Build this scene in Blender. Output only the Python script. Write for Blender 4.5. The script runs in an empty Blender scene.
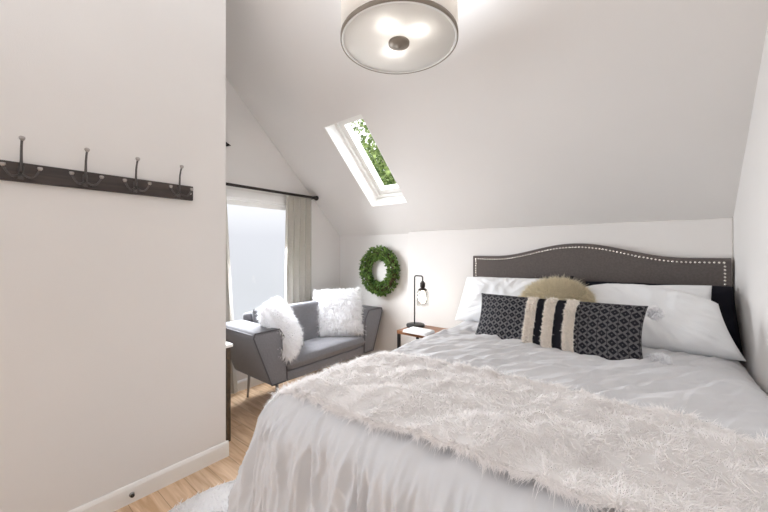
import bpy, bmesh, math, random
import numpy as np
from mathutils import Vector, Matrix

SC = bpy.context.scene
COL = SC.collection
RNG = np.random.default_rng(7)
random.seed(7)
PI = math.pi

# ------------------------------------------------------------------ materials
def srgb(r, g, b):
    def c(v):
        v /= 255.0
        return v / 12.92 if v <= 0.04045 else ((v + 0.055) / 1.055) ** 2.4
    return (c(r), c(g), c(b), 1.0)


def new_mat(name):
    m = bpy.data.materials.new(name)
    m.use_nodes = True
    nt = m.node_tree
    return m, nt, nt.nodes['Principled BSDF'], nt.nodes['Material Output']


def mat(name, col, rough=0.6, metal=0.0, var=0.0, vscale=6.0, bump=0.0, bscale=60.0, sheen=0.0, spec=0.5,
        stretch=None, island=0.0, coat=0.0):
    m, nt, b, out = new_mat(name)
    N, L = nt.nodes, nt.links
    b.inputs['Base Color'].default_value = col
    b.inputs['Roughness'].default_value = rough
    b.inputs['Metallic'].default_value = metal
    b.inputs['Specular IOR Level'].default_value = spec
    if sheen:
        b.inputs['Sheen Weight'].default_value = sheen
        b.inputs['Sheen Roughness'].default_value = 0.5
    if coat:
        b.inputs['Coat Weight'].default_value = coat
    tc = N.new('ShaderNodeTexCoord')
    mp = N.new('ShaderNodeMapping')
    L.new(tc.outputs['Object'], mp.inputs['Vector'])
    if stretch:
        mp.inputs['Scale'].default_value = stretch
    last = None
    if var:
        no = N.new('ShaderNodeTexNoise')
        no.inputs['Scale'].default_value = vscale
        no.inputs['Detail'].default_value = 5
        L.new(mp.outputs[0], no.inputs['Vector'])
        mr = N.new('ShaderNodeMapRange')
        mr.inputs[1].default_value = 0.3
        mr.inputs[2].default_value = 0.7
        mr.inputs[3].default_value = 1 - var
        mr.inputs[4].default_value = 1 + var
        L.new(no.outputs['Fac'], mr.inputs[0])
        last = mr.outputs[0]
    if island:
        ge = N.new('ShaderNodeNewGeometry')
        mr = N.new('ShaderNodeMapRange')
        mr.inputs[3].default_value = 1 - island
        mr.inputs[4].default_value = 1 + island
        L.new(ge.outputs['Random Per Island'], mr.inputs[0])
        if last is None:
            last = mr.outputs[0]
        else:
            mu = N.new('ShaderNodeMath'); mu.operation = 'MULTIPLY'
            L.new(last, mu.inputs[0]); L.new(mr.outputs[0], mu.inputs[1])
            last = mu.outputs[0]
    if last is not None:
        mx = N.new('ShaderNodeMix'); mx.data_type = 'RGBA'; mx.blend_type = 'MULTIPLY'
        mx.inputs['Factor'].default_value = 1.0
        mx.inputs['A'].default_value = col
        L.new(last, mx.inputs['B'])
        L.new(mx.outputs['Result'], b.inputs['Base Color'])
    if bump:
        n2 = N.new('ShaderNodeTexNoise')
        n2.inputs['Scale'].default_value = bscale
        n2.inputs['Detail'].default_value = 3
        L.new(mp.outputs[0], n2.inputs['Vector'])
        bp = N.new('ShaderNodeBump')
        bp.inputs['Strength'].default_value = bump
        bp.inputs['Distance'].default_value = 0.004
        L.new(n2.outputs['Fac'], bp.inputs['Height'])
        L.new(bp.outputs[0], b.inputs['Normal'])
    return m


def fur_mat(name, col, island=0.06, trans=0.4):
    m = mat(name, col, 0.85, island=island, spec=0.1)
    nt = m.node_tree; N, L = nt.nodes, nt.links
    t = N.new('ShaderNodeBsdfTranslucent'); t.inputs['Color'].default_value = col
    mx = N.new('ShaderNodeMixShader'); mx.inputs[0].default_value = trans
    L.new(N['Principled BSDF'].outputs[0], mx.inputs[1]); L.new(t.outputs[0], mx.inputs[2])
    L.new(mx.outputs[0], N['Material Output'].inputs['Surface'])
    return m


def weave_mat(name, col, scale=900.0, rough=0.9, var=0.12, sheen=0.2):
    """a woven cloth: fine crossing threads in bump, slight mottling in colour"""
    m = mat(name, col, rough, var=var, vscale=90, bump=0.35, bscale=scale, sheen=sheen, spec=0.2)
    return m


def wood_mat(name, c1, c2, axis='X', plank=None, rough=0.4):
    m, nt, b, out = new_mat(name)
    N, L = nt.nodes, nt.links
    tc = N.new('ShaderNodeTexCoord')
    mp = N.new('ShaderNodeMapping')
    L.new(tc.outputs['Object'], mp.inputs['Vector'])
    mp.inputs['Scale'].default_value = (1.3, 14, 14) if axis == 'X' else (14, 1.3, 14)
    no = N.new('ShaderNodeTexNoise')
    no.inputs['Scale'].default_value = 2.0
    no.inputs['Detail'].default_value = 8
    no.inputs['Distortion'].default_value = 1.2
    L.new(mp.outputs[0], no.inputs['Vector'])
    cr = N.new('ShaderNodeValToRGB')
    cr.color_ramp.elements[0].position = 0.32
    cr.color_ramp.elements[0].color = c2
    cr.color_ramp.elements[1].position = 0.66
    cr.color_ramp.elements[1].color = c1
    L.new(no.outputs['Fac'], cr.inputs[0])
    colo = cr.outputs[0]
    if plank:
        br = N.new('ShaderNodeTexBrick')
        br.offset = 0.37
        br.inputs['Color1'].default_value = (0.90, 0.90, 0.90, 1)
        br.inputs['Color2'].default_value = (1.06, 1.05, 1.04, 1)
        br.inputs['Mortar'].default_value = (0.6, 0.55, 0.5, 1)
        br.inputs['Scale'].default_value = 1.0
        br.inputs['Mortar Size'].default_value = 0.0016
        br.inputs['Brick Width'].default_value = 1.2
        br.inputs['Row Height'].default_value = plank
        m2 = N.new('ShaderNodeMapping')
        if axis == 'Y':
            m2.inputs['Rotation'].default_value = (0, 0, PI / 2)
        L.new(tc.outputs['Object'], m2.inputs['Vector'])
        L.new(m2.outputs[0], br.inputs['Vector'])
        mx = N.new('ShaderNodeMix'); mx.data_type = 'RGBA'; mx.blend_type = 'MULTIPLY'
        mx.inputs['Factor'].default_value = 1.0
        L.new(colo, mx.inputs['A']); L.new(br.outputs['Color'], mx.inputs['B'])
        colo = mx.outputs['Result']
        # knots
        vo = N.new('ShaderNodeTexVoronoi'); vo.inputs['Scale'].default_value = 5.5
        L.new(tc.outputs['Object'], vo.inputs['Vector'])
        kr = N.new('ShaderNodeMapRange')
        kr.inputs[1].default_value = 0.03; kr.inputs[2].default_value = 0.12
        kr.inputs[3].default_value = 0.62; kr.inputs[4].default_value = 1.0
        L.new(vo.outputs['Distance'], kr.inputs[0])
        mk = N.new('ShaderNodeMix'); mk.data_type = 'RGBA'; mk.blend_type = 'MULTIPLY'
        mk.inputs['Factor'].default_value = 1.0
        L.new(colo, mk.inputs['A']); L.new(kr.outputs[0], mk.inputs['B'])
        colo = mk.outputs['Result']
    L.new(colo, b.inputs['Base Color'])
    b.inputs['Roughness'].default_value = rough
    return m


def emit_mat(name, col, strength):
    m, nt, b, out = new_mat(name)
    b.inputs['Base Color'].default_value = col
    b.inputs['Emission Color'].default_value = col
    b.inputs['Emission Strength'].default_value = strength
    return m


def translucent_mat(name, col, fac, rough=0.9):
    m, nt, b, out = new_mat(name)
    N, L = nt.nodes, nt.links
    b.inputs['Base Color'].default_value = col
    b.inputs['Roughness'].default_value = rough
    b.inputs['Specular IOR Level'].default_value = 0.1
    t = N.new('ShaderNodeBsdfTranslucent'); t.inputs['Color'].default_value = col
    mx = N.new('ShaderNodeMixShader'); mx.inputs[0].default_value = fac
    L.new(b.outputs[0], mx.inputs[1]); L.new(t.outputs[0], mx.inputs[2])
    L.new(mx.outputs[0], out.inputs['Surface'])
    return m


def glass_mat(name, tint=(1, 1, 1, 1), refl=0.003):
    m, nt, b, out = new_mat(name)
    N, L = nt.nodes, nt.links
    tr = N.new('ShaderNodeBsdfTransparent'); tr.inputs['Color'].default_value = tint
    gl = N.new('ShaderNodeBsdfGlossy'); gl.inputs['Roughness'].default_value = 0.03
    mx = N.new('ShaderNodeMixShader'); mx.inputs[0].default_value = refl
    L.new(tr.outputs[0], mx.inputs[1]); L.new(gl.outputs[0], mx.inputs[2])
    L.new(mx.outputs[0], out.inputs['Surface'])
    return m


M = {}
M['wall'] = mat('wall_paint', srgb(226, 223, 220), 0.85, var=0.02, vscale=1.5, bump=0.12, bscale=220, spec=0.2)
M['ceil'] = mat('ceiling_paint', srgb(224, 221, 218), 0.9, var=0.02, vscale=1.2, bump=0.12, bscale=220, spec=0.15)
M['trim'] = mat('white_trim_paint', srgb(235, 234, 231), 0.45, var=0.015, vscale=4)
M['floor'] = wood_mat('oak_floor', srgb(230, 202, 172), srgb(196, 160, 124), 'X', 0.13, 0.42)
M['duvet'] = mat('white_linen', srgb(208, 208, 210), 0.9, var=0.02, vscale=8, bump=0.12, bscale=500, sheen=0.1, spec=0.15)
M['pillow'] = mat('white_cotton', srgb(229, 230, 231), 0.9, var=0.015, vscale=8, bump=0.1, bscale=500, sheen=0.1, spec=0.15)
M['fur'] = fur_mat('cream_shag', srgb(250, 248, 247), 0.07)
M['furwhite'] = fur_mat('white_shag', srgb(250, 250, 251), 0.05)
M['furbase'] = mat('shag_backing', srgb(214, 205, 200), 0.95, var=0.08, vscale=30, spec=0.1)
M['furbase_w'] = mat('white_shag_backing', srgb(205, 205, 208), 0.95, var=0.05, vscale=30, spec=0.1)
M['beige'] = fur_mat('beige_sheepskin', srgb(222, 213, 190), 0.16, 0.3)
M['beigebase'] = mat('beige_sheepskin_hide', srgb(190, 176, 148), 0.95, var=0.1, vscale=40, spec=0.1)
M['headboard'] = weave_mat('taupe_linen', srgb(99, 92, 89), 700)
M['nail'] = mat('nickel_nailhead', srgb(225, 220, 212), 0.25, 0.9, var=0.03)
M['black_cloth'] = mat('black_sham_cloth', srgb(22, 22, 30), 0.85, var=0.1, vscale=12, bump=0.15, bscale=500, spec=0.15)
M['tuft'] = fur_mat('cream_tufting', srgb(240, 234, 226), 0.14, 0.3)
M['sofa'] = weave_mat('grey_upholstery', srgb(124, 124, 129), 650, var=0.10)
M['piping'] = weave_mat('grey_piping', srgb(84, 84, 88), 650)
M['darkmetal'] = mat('dark_bronze', srgb(52, 46, 43), 0.45, 0.6, var=0.1, vscale=20)
M['blackmetal'] = mat('black_metal', srgb(38, 36, 36), 0.45, 0.5, var=0.1, vscale=20)
M['steel'] = mat('grey_steel', srgb(150, 148, 146), 0.35, 0.9, var=0.05)
M['hookmetal'] = mat('dark_pewter', srgb(96, 92, 90), 0.33, 0.85, var=0.12, vscale=30)
M['knob'] = mat('pewter_knob', srgb(176, 170, 166), 0.28, 0.8, var=0.06)
M['rackwood'] = wood_mat('espresso_wood', srgb(74, 63, 58), srgb(50, 43, 41), 'Y', None, 0.55)
M['nightwood'] = wood_mat('brown_wood', srgb(150, 104, 72), srgb(104, 68, 46), 'X', None, 0.4)
M['legwood'] = wood_mat('dark_brown_wood', srgb(86, 70, 52), srgb(58, 47, 36), 'X', None, 0.5)
M['curtain'] = weave_mat('beige_curtain', srgb(192, 187, 178), 500, var=0.05)
M['shade'] = translucent_mat('cream_lampshade', srgb(249, 246, 242), 0.55)
M['diffuser'] = translucent_mat('frosted_diffuser', srgb(246, 245, 243), 0.6)
M['bronze'] = mat('brushed_bronze', srgb(138, 128, 116), 0.45, 0.4, var=0.05)
M['bulb'] = emit_mat('lit_bulb', (1.0, 0.975, 0.94, 1), 8.5)
M['edison'] = emit_mat('lit_filament_bulb', (1.0, 0.86, 0.68, 1), 11)
M['glass'] = glass_mat('clear_glass')
M['jar'] = glass_mat('clear_jar_glass', (0.95, 0.95, 0.94, 1), 0.14)
M['whitetop'] = mat('white_marble', srgb(232, 231, 229), 0.25, var=0.04, vscale=5)
M['mattress'] = mat('mattress_ticking', srgb(225, 224, 222), 0.9, var=0.02)
M['rugbase'] = mat('rug_backing', srgb(215, 212, 208), 0.95, var=0.04)


def leaf_mat(name, c1, c2, trans=0.25):
    m, nt, b, out = new_mat(name)
    N, L = nt.nodes, nt.links
    ge = N.new('ShaderNodeNewGeometry')
    cr = N.new('ShaderNodeValToRGB')
    cr.color_ramp.elements[0].color = c1
    cr.color_ramp.elements[1].color = c2
    L.new(ge.outputs['Random Per Island'], cr.inputs[0])
    L.new(cr.outputs[0], b.inputs['Base Color'])
    b.inputs['Roughness'].default_value = 0.5
    t = N.new('ShaderNodeBsdfTranslucent')
    L.new(cr.outputs[0], t.inputs['Color'])
    mx = N.new('ShaderNodeMixShader'); mx.inputs[0].default_value = trans
    L.new(b.outputs[0], mx.inputs[1]); L.new(t.outputs[0], mx.inputs[2])
    L.new(mx.outputs[0], out.inputs['Surface'])
    return m


M['boxwood'] = leaf_mat('boxwood_leaf', srgb(48, 78, 34), srgb(128, 160, 78), 0.15)
M['treeleaf'] = leaf_mat('tree_leaf', srgb(70, 96, 48), srgb(170, 190, 120), 0.45)
M['bark'] = mat('bark', srgb(92, 78, 64), 0.9, var=0.25, vscale=12, bump=0.5, bscale=20)
M['twig'] = mat('twig', srgb(74, 58, 40), 0.9, var=0.2, vscale=30)


def lumbar_material():
    """grey woven ground, rows of black ogee diamonds; plain black field between the stripes (UV in metres)"""
    m, nt, b, out = new_mat('black_grey_woven_pattern')
    N, L = nt.nodes, nt.links
    uv = N.new('ShaderNodeUVMap'); uv.uv_map = 'UVMap'
    sp = N.new('ShaderNodeSeparateXYZ'); L.new(uv.outputs[0], sp.inputs[0])

    def mth(op, a, bb=None):
        n = N.new('ShaderNodeMath'); n.operation = op
        for k, v in enumerate((a, bb)):
            if v is None:
                continue
            if isinstance(v, (int, float)):
                n.inputs[k].default_value = v
            else:
                L.new(v, n.inputs[k])
        return n.outputs[0]
    x = mth('MULTIPLY', sp.outputs[0], 1 / 0.044)
    y = mth('MULTIPLY', sp.outputs[1], 1 / 0.040)
    fx = mth('ABSOLUTE', mth('SUBTRACT', mth('FRACT', x), 0.5))
    fy = mth('ABSOLUTE', mth('SUBTRACT', mth('FRACT', y), 0.5))
    d = mth('ADD', fx, fy)                                   # diamond distance 0 centre .. 1 corner
    core = mth('LESS_THAN', d, 0.44)
    dot = mth('LESS_THAN', d, 0.09)
    corner = mth('GREATER_THAN', d, 0.76)
    col = mth('GREATER_THAN', fx, 0.47)
    blk = mth('MAXIMUM', mth('SUBTRACT', core, dot), mth('MAXIMUM', corner, col))
    plain = mth('LESS_THAN', mth('ABSOLUTE', mth('SUBTRACT', sp.outputs[0], LUM_C)), LUM_H)
    fac = mth('MAXIMUM', blk, plain)
    mx = N.new('ShaderNodeMix'); mx.data_type = 'RGBA'
    L.new(fac, mx.inputs['Factor'])
    mx.inputs['A'].default_value = srgb(98, 96, 97)
    mx.inputs['B'].default_value = srgb(30, 30, 36)
    L.new(mx.outputs['Result'], b.inputs['Base Color'])
    b.inputs['Roughness'].default_value = 0.9
    b.inputs['Specular IOR Level'].default_value = 0.15
    bp = N.new('ShaderNodeBump'); bp.inputs['Strength'].default_value = 0.4; bp.inputs['Distance'].default_value = 0.002
    L.new(fac, bp.inputs['Height']); L.new(bp.outputs[0], b.inputs['Normal'])
    return m


# ------------------------------------------------------------------ object helpers
class MB:
    """collects vertices and faces for ONE mesh object"""
    def __init__(self):
        self.v, self.f, self.n = [], [], 0

    def add(self, verts, faces):
        verts = np.asarray(verts, float).reshape(-1, 3)
        self.v.append(verts)
        self.f.extend([tuple(int(i) + self.n for i in q) for q in faces])
        self.n += len(verts)
        return self

    def build(self, name, material, parent=None, smooth=True, loc=None):
        V = np.concatenate(self.v) if self.v else np.zeros((0, 3))
        me = bpy.data.meshes.new(name)
        me.from_pydata(V.tolist(), [], self.f)
        me.materials.append(material)
        if smooth:
            me.polygons.foreach_set('use_smooth', [True] * len(me.polygons))
        me.update()
        o = bpy.data.objects.new(name, me)
        COL.objects.link(o)
        if parent is not None:
            o.parent = parent
        if loc is not None:
            o.location = loc
        return o


def empty(name, loc, label, cat, group=None, rotz=0.0):
    o = bpy.data.objects.new(name, None)
    o.empty_display_size = 0.1
    COL.objects.link(o)
    o.location = loc
    o.rotation_euler = (0, 0, rotz)
    return tag(o, label, cat, group)


def tag(o, label, cat, group=None):
    o['label'] = label
    o['category'] = cat
    if group:
        o['group'] = group
    return o


def structure(o):
    o['kind'] = 'structure'
    return o


def box(mb, c, s, bev=0.0, rot=None, seg=2):
    """box centred at c, full size s, bevelled edges"""
    bm = bmesh.new()
    bmesh.ops.create_cube(bm, size=1.0)
    for v in bm.verts:
        v.co = Vector((v.co.x * s[0], v.co.y * s[1], v.co.z * s[2]))
    if bev > 0:
        bmesh.ops.bevel(bm, geom=bm.edges[:], offset=bev, segments=seg, profile=0.5, affect='EDGES')
    if rot is not None:
        bmesh.ops.rotate(bm, cent=(0, 0, 0), matrix=rot, verts=bm.verts)
    bm.verts.index_update()
    mb.add([(v.co + Vector(c))[:] for v in bm.verts], [[v.index for v in f.verts] for f in bm.faces])
    bm.free()
    return mb


def bar(mb, a, b_, w, h=None, bev=0.002):
    """square bar between two points"""
    a, b_ = Vector(a), Vector(b_)
    d = b_ - a
    q = d.to_track_quat('Z', 'Y').to_matrix()
    return box(mb, (a + b_) / 2, (w, h or w, d.length), bev, q, 1)


def frames(pts):
    pts = np.asarray(pts, float)
    t = np.gradient(pts, axis=0)
    t /= np.linalg.norm(t, axis=1)[:, None] + 1e-12
    n0 = np.cross(t[0], (0, 0, 1.0))
    if np.linalg.norm(n0) < 1e-3:
        n0 = np.cross(t[0], (0, 1.0, 0))
    n = [n0 / np.linalg.norm(n0)]
    for i in range(1, len(pts)):
        k = n[-1] - t[i] * np.dot(n[-1], t[i])
        n.append(k / (np.linalg.norm(k) + 1e-12))
    n = np.array(n)
    return pts, t, n, np.cross(t, n)


def tube(mb, pts, r, seg=10, caps=True):
    pts, t, n, bn = frames(pts)
    r = np.broadcast_to(np.asarray(r, float), (len(pts),))
    a = np.linspace(0, 2 * PI, seg, endpoint=False)
    V = pts[:, None, :] + r[:, None, None] * (np.cos(a)[None, :, None] * n[:, None, :] + np.sin(a)[None, :, None] * bn[:, None, :])
    F = []
    for i in range(len(pts) - 1):
        for j in range(seg):
            k = (j + 1) % seg
            F.append((i * seg + j, i * seg + k, (i + 1) * seg + k, (i + 1) * seg + j))
    if caps:
        F.append(tuple(range(seg))[::-1])
        F.append(tuple((len(pts) - 1) * seg + j for j in range(seg)))
    return mb.add(V.reshape(-1, 3), F)


def lathe(mb, prof, c=(0, 0, 0), seg=48, axis='Z', close=False):
    """profile [(r, h), ...] turned about an axis through c"""
    a = np.linspace(0, 2 * PI, seg, endpoint=False)
    prof = np.asarray(prof, float)
    r, h = prof[:, 0], prof[:, 1]
    X = r[:, None] * np.cos(a); Y = r[:, None] * np.sin(a); Z = np.repeat(h[:, None], seg, 1)
    if axis == 'Z':
        V = np.stack([X, Y, Z], -1)
    elif axis == 'Y':
        V = np.stack([Y, Z, X], -1)
    else:
        V = np.stack([Z, X, Y], -1)
    V = V + np.asarray(c, float)
    F = []
    n = len(prof)
    for i in range(n - 1 if not close else n):
        i2 = (i + 1) % n
        for j in range(seg):
            k = (j + 1) % seg
            F.append((i * seg + j, i * seg + k, i2 * seg + k, i2 * seg + j))
    if not close:
        if r[0] > 1e-5:
            F.append(tuple(range(seg))[::-1])
        if r[-1] > 1e-5:
            F.append(tuple((n - 1) * seg + j for j in range(seg)))
    return mb.add(V.reshape(-1, 3), F)


def ball(mb, c, r, seg=12, sc=(1, 1, 1)):
    th = np.linspace(0, PI, seg // 2 + 2)
    V0 = [(r * math.sin(t), -r * math.cos(t)) for t in th]
    sub = MB()
    lathe(sub, [(max(a, 1e-6), b) for a, b in V0], (0, 0, 0), seg)
    V = np.concatenate(sub.v) * np.asarray(sc) + np.asarray(c, float)
    return mb.add(V, sub.f)


def grid_faces(n, m, off=0):
    return [(off + i * m + j, off + i * m + j + 1, off + (i + 1) * m + j + 1, off + (i + 1) * m + j)
            for i in range(n - 1) for j in range(m - 1)]


# ------------------------------------------------------------------ numpy noise
_PERM = RNG.permutation(512)
_GRAD = RNG.uniform(0, 2 * PI, 512)


def gnoise(x, y, seed=0):
    """2-D gradient noise, about -0.7 .. 0.7"""
    x = np.asarray(x, float); y = np.asarray(y, float)
    xi = np.floor(x).astype(int); yi = np.floor(y).astype(int)
    xf = x - xi; yf = y - yi

    def g(ix, iy, dx, dy):
        h = _PERM[(_PERM[(ix + seed * 17) % 512] + iy + seed * 31) % 512]
        a = _GRAD[h]
        return np.cos(a) * dx + np.sin(a) * dy
    u = xf ** 3 * (xf * (xf * 6 - 15) + 10); v = yf ** 3 * (yf * (yf * 6 - 15) + 10)
    a = g(xi, yi, xf, yf); b_ = g(xi + 1, yi, xf - 1, yf)
    c = g(xi, yi + 1, xf, yf - 1); d = g(xi + 1, yi + 1, xf - 1, yf - 1)
    return (a * (1 - u) + b_ * u) * (1 - v) + (c * (1 - u) + d * u) * v


def sstep(a, b_, x):
    t = np.clip((x - a) / (b_ - a), 0, 1)
    return t * t * (3 - 2 * t)


def folds(x, y, ang, wl, ln, seed, sharp=1.0):
    """cloth creases running along direction ang: wavelength wl across, length ln along"""
    c, s = math.cos(ang), math.sin(ang)
    along = x * c + y * s
    across = -x * s + y * c
    across = across + 0.6 * wl * gnoise(along / ln * 1.3, across / (wl * 3), seed + 9)
    n = gnoise(along / ln, across / wl, seed)
    r = 1 - np.abs(n) * 2.2
    return np.sign(r) * np.abs(r) ** sharp


# ------------------------------------------------------------------ strands (pile, shag)
def strands(mb, Pts, D, Ln, W, droop=0.3, rng=RNG, curl=0.25, nrm=None, clump=0.0, cell=0.02):
    n = len(Pts)
    Ln = np.broadcast_to(np.asarray(Ln, float), (n,))[:, None]
    D = D / (np.linalg.norm(D, axis=1)[:, None] + 1e-9)
    if clump:                                        # strands of one lock lean together
        key = np.floor(Pts / cell + 0.35 * np.sin(Pts[:, ::-1] * 90)).astype(int)
        hid = (key[:, 0] * 73856093 ^ key[:, 1] * 19349663 ^ key[:, 2] * 83492791) % 4096
        jit = rng.normal(size=(4096, 3)) * 0.45
        cen = (key + 0.5) * cell
        D = D + clump * ((cen - Pts) / Ln * 0.9 + jit[hid])
        D = D / (np.linalg.norm(D, axis=1)[:, None] + 1e-9)
    if nrm is not None:                              # ribbons lie with their flat side outwards
        side = np.cross(D, nrm + rng.normal(size=(n, 3)) * 0.35)
    else:
        side = np.cross(D, rng.normal(size=(n, 3)))
    side /= np.linalg.norm(side, axis=1)[:, None] + 1e-9
    bend = rng.normal(size=(n, 3)) * curl
    g = np.array([0, 0, -1.0])
    def at(t):
        return Pts + D * Ln * t + (bend + g * droop) * Ln * t * t
    p0, p1, p2 = at(0), at(0.5), at(1.0)
    V = np.stack([p0 - side * W / 2, p0 + side * W / 2, p1 + side * W * 0.45, p1 - side * W * 0.45, p2], 1)
    base = np.arange(n) * 5
    F = []
    for b_ in base:
        F.append((b_, b_ + 1, b_ + 2, b_ + 3)); F.append((b_ + 3, b_ + 2, b_ + 4))
    return mb.add(V.reshape(-1, 3), F)


# ------------------------------------------------------------------ the room
WX_L = -3.0       # gable wall with the window
WX_R = 0.376      # right wall
WX_P = -2.11      # partition with the coat rack
PY = 1.03         # end of the partition
KY = 2.88         # knee wall behind the bed
KZ = 1.48         # top of the knee wall
SL = 0.98         # slope of the ceiling
CZ = 3.2          # flat ceiling
BY = -1.9         # wall behind the camera
TY = KY - (CZ - KZ) / SL


def slab(name, origin, a1, a2, nrm, r1, r2, holes=(), thick=0.12, material=None, clip=()):
    """flat slab with rectangular holes; nrm points away from the room"""
    origin, a1, a2, nrm = map(Vector, (origin, a1, a2, nrm))
    xs = sorted(set([r1[0], r1[1]] + [h[i] for h in holes for i in (0, 1)]))
    ys = sorted(set([r2[0], r2[1]] + [h[i] for h in holes for i in (2, 3)]))
    bm = bmesh.new()
    for i in range(len(xs) - 1):
        for j in range(len(ys) - 1):
            cx, cy = (xs[i] + xs[i + 1]) / 2, (ys[j] + ys[j + 1]) / 2
            if any(h[0] < cx < h[1] and h[2] < cy < h[3] for h in holes):
                continue
            bm.faces.new([bm.verts.new(origin + a1 * u + a2 * v) for u, v in
                          ((xs[i], ys[j]), (xs[i + 1], ys[j]), (xs[i + 1], ys[j + 1]), (xs[i], ys[j + 1]))])
    bmesh.ops.remove_doubles(bm, verts=bm.verts, dist=1e-5)
    for co, no in clip:
        bmesh.ops.bisect_plane(bm, geom=bm.verts[:] + bm.edges[:] + bm.faces[:], plane_co=co, plane_no=no, clear_outer=True)
    bmesh.ops.recalc_face_normals(bm, faces=bm.faces)
    r = bmesh.ops.extrude_face_region(bm, geom=bm.faces[:])
    for v in [g for g in r['geom'] if isinstance(g, bmesh.types.BMVert)]:
        v.co += nrm * thick
    bmesh.ops.recalc_face_normals(bm, faces=bm.faces)
    me = bpy.data.meshes.new(name)
    bm.to_mesh(me); bm.free()
    me.materials.append(material or M['wall'])
    o = bpy.data.objects.new(name, me)
    COL.objects.link(o)
    return structure(o)


slope_clip = [((0, KY, KZ), (0, SL, 1))]
WIN = (1.12, 2.27, 0.45, 1.79)      # y0 y1 z0 z1 of the window opening
SKX = (-2.245, -1.80)
cosS, sinS = 1 / math.hypot(1, SL), SL / math.hypot(1, SL)
up = Vector((0, -cosS, sinS)); outn = Vector((0, sinS, cosS))
def sl_of(y):
    return (KY - y) / cosS
SKS = (sl_of(2.603), sl_of(1.957))
TH = 0.24

slab('floor', (0, 0, 0), (1, 0, 0), (0, 1, 0), (0, 0, -1), (WX_L - .12, WX_R + .12), (BY - .12, KY + .12), material=M['floor'])
slab('wall_left', (WX_L, 0, 0), (0, 1, 0), (0, 0, 1), (-1, 0, 0), (0.2, KY), (0, CZ), [WIN], clip=slope_clip)
slab('wall_right', (WX_R, 0, 0), (0, 1, 0), (0, 0, 1), (1, 0, 0), (BY, KY), (0, CZ), clip=slope_clip)
slab('wall_headboard', (0, KY, 0), (1, 0, 0), (0, 0, 1), (0, 1, 0), (WX_L - .12, WX_R + .12), (0, KZ))
SWIN = (-1.70, -0.55, 0.80, 2.25)  # unseen opening added behind the camera for fill light
slab('wall_partition', (WX_P, 0, 0), (0, 1, 0), (0, 0, 1), (-1, 0, 0), (BY, PY), (0, CZ), [SWIN], thick=0.13, clip=slope_clip)
slab('wall_alcove', (0, 0.2, 0), (1, 0, 0), (0, 0, 1), (0, -1, 0), (WX_L - .12, WX_P - .13), (0, CZ))
slab('wall_back', (0, BY, 0), (1, 0, 0), (0, 0, 1), (0, -1, 0), (WX_P - .13, WX_R + .12), (0, CZ))
slab('ceiling', (0, 0, CZ), (1, 0, 0), (0, 1, 0), (0, 0, 1), (WX_L - .12, WX_R + .12), (BY - .12, TY + .15), material=M['ceil'])
slab('ceiling_slope', (0, KY, KZ), (1, 0, 0), up, outn, (WX_L - .12, WX_R + .12), (-0.12, sl_of(TY)),
     [(SKX[0], SKX[1], SKS[0], SKS[1])], thick=TH, material=M['ceil'])

# slight drywall step right of the wreath
mb = MB(); box(mb, ((-1.965 + WX_R) / 2, KY - 0.015, KZ / 2 + 0.009), (WX_R + 1.965, 0.030, KZ + 0.018), 0.009)
structure(mb.build('trim_wallboard', M['wall'], smooth=False))


def baseboard(name, a, b_, inward, h=0.095):
    """moulded baseboard between floor points, thickness towards inward"""
    a, b_, n = Vector(a), Vector(b_), Vector(inward)
    prof = [(0, 0), (0.014, 0), (0.014, h - 0.018), (0.009, h - 0.004), (0.004, h), (0, h)]
    m_ = MB()
    V = [(p + n * x + Vector((0, 0, z)))[:] for p in (a, b_) for x, z in prof]
    k = len(prof)
    F = [(i, (i + 1) % k, (i + 1) % k + k, i + k) for i in range(k)] + [tuple(range(k))[::-1], tuple(range(k, 2 * k))]
    m_.add(V, F)
    return structure(m_.build(name, M['trim'], smooth=False))


baseboard('baseboard_partition', (WX_P, BY, 0), (WX_P, PY + .014, 0), (1, 0, 0))
baseboard('baseboard_partition_end', (WX_P - .13, PY, 0), (WX_P, PY, 0), (0, 1, 0))
baseboard('baseboard_left', (WX_L, 0.2, 0), (WX_L, KY, 0), (1, 0, 0))
baseboard('baseboard_headboard', (WX_L, KY, 0), (-1.967, KY, 0), (0, -1, 0))
baseboard('baseboard_headboard_step', (-1.965, KY - .030, 0), (WX_R, KY - .030, 0), (0, -1, 0))
baseboard('baseboard_right', (WX_R, BY, 0), (WX_R, KY, 0), (-1, 0, 0))


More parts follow.
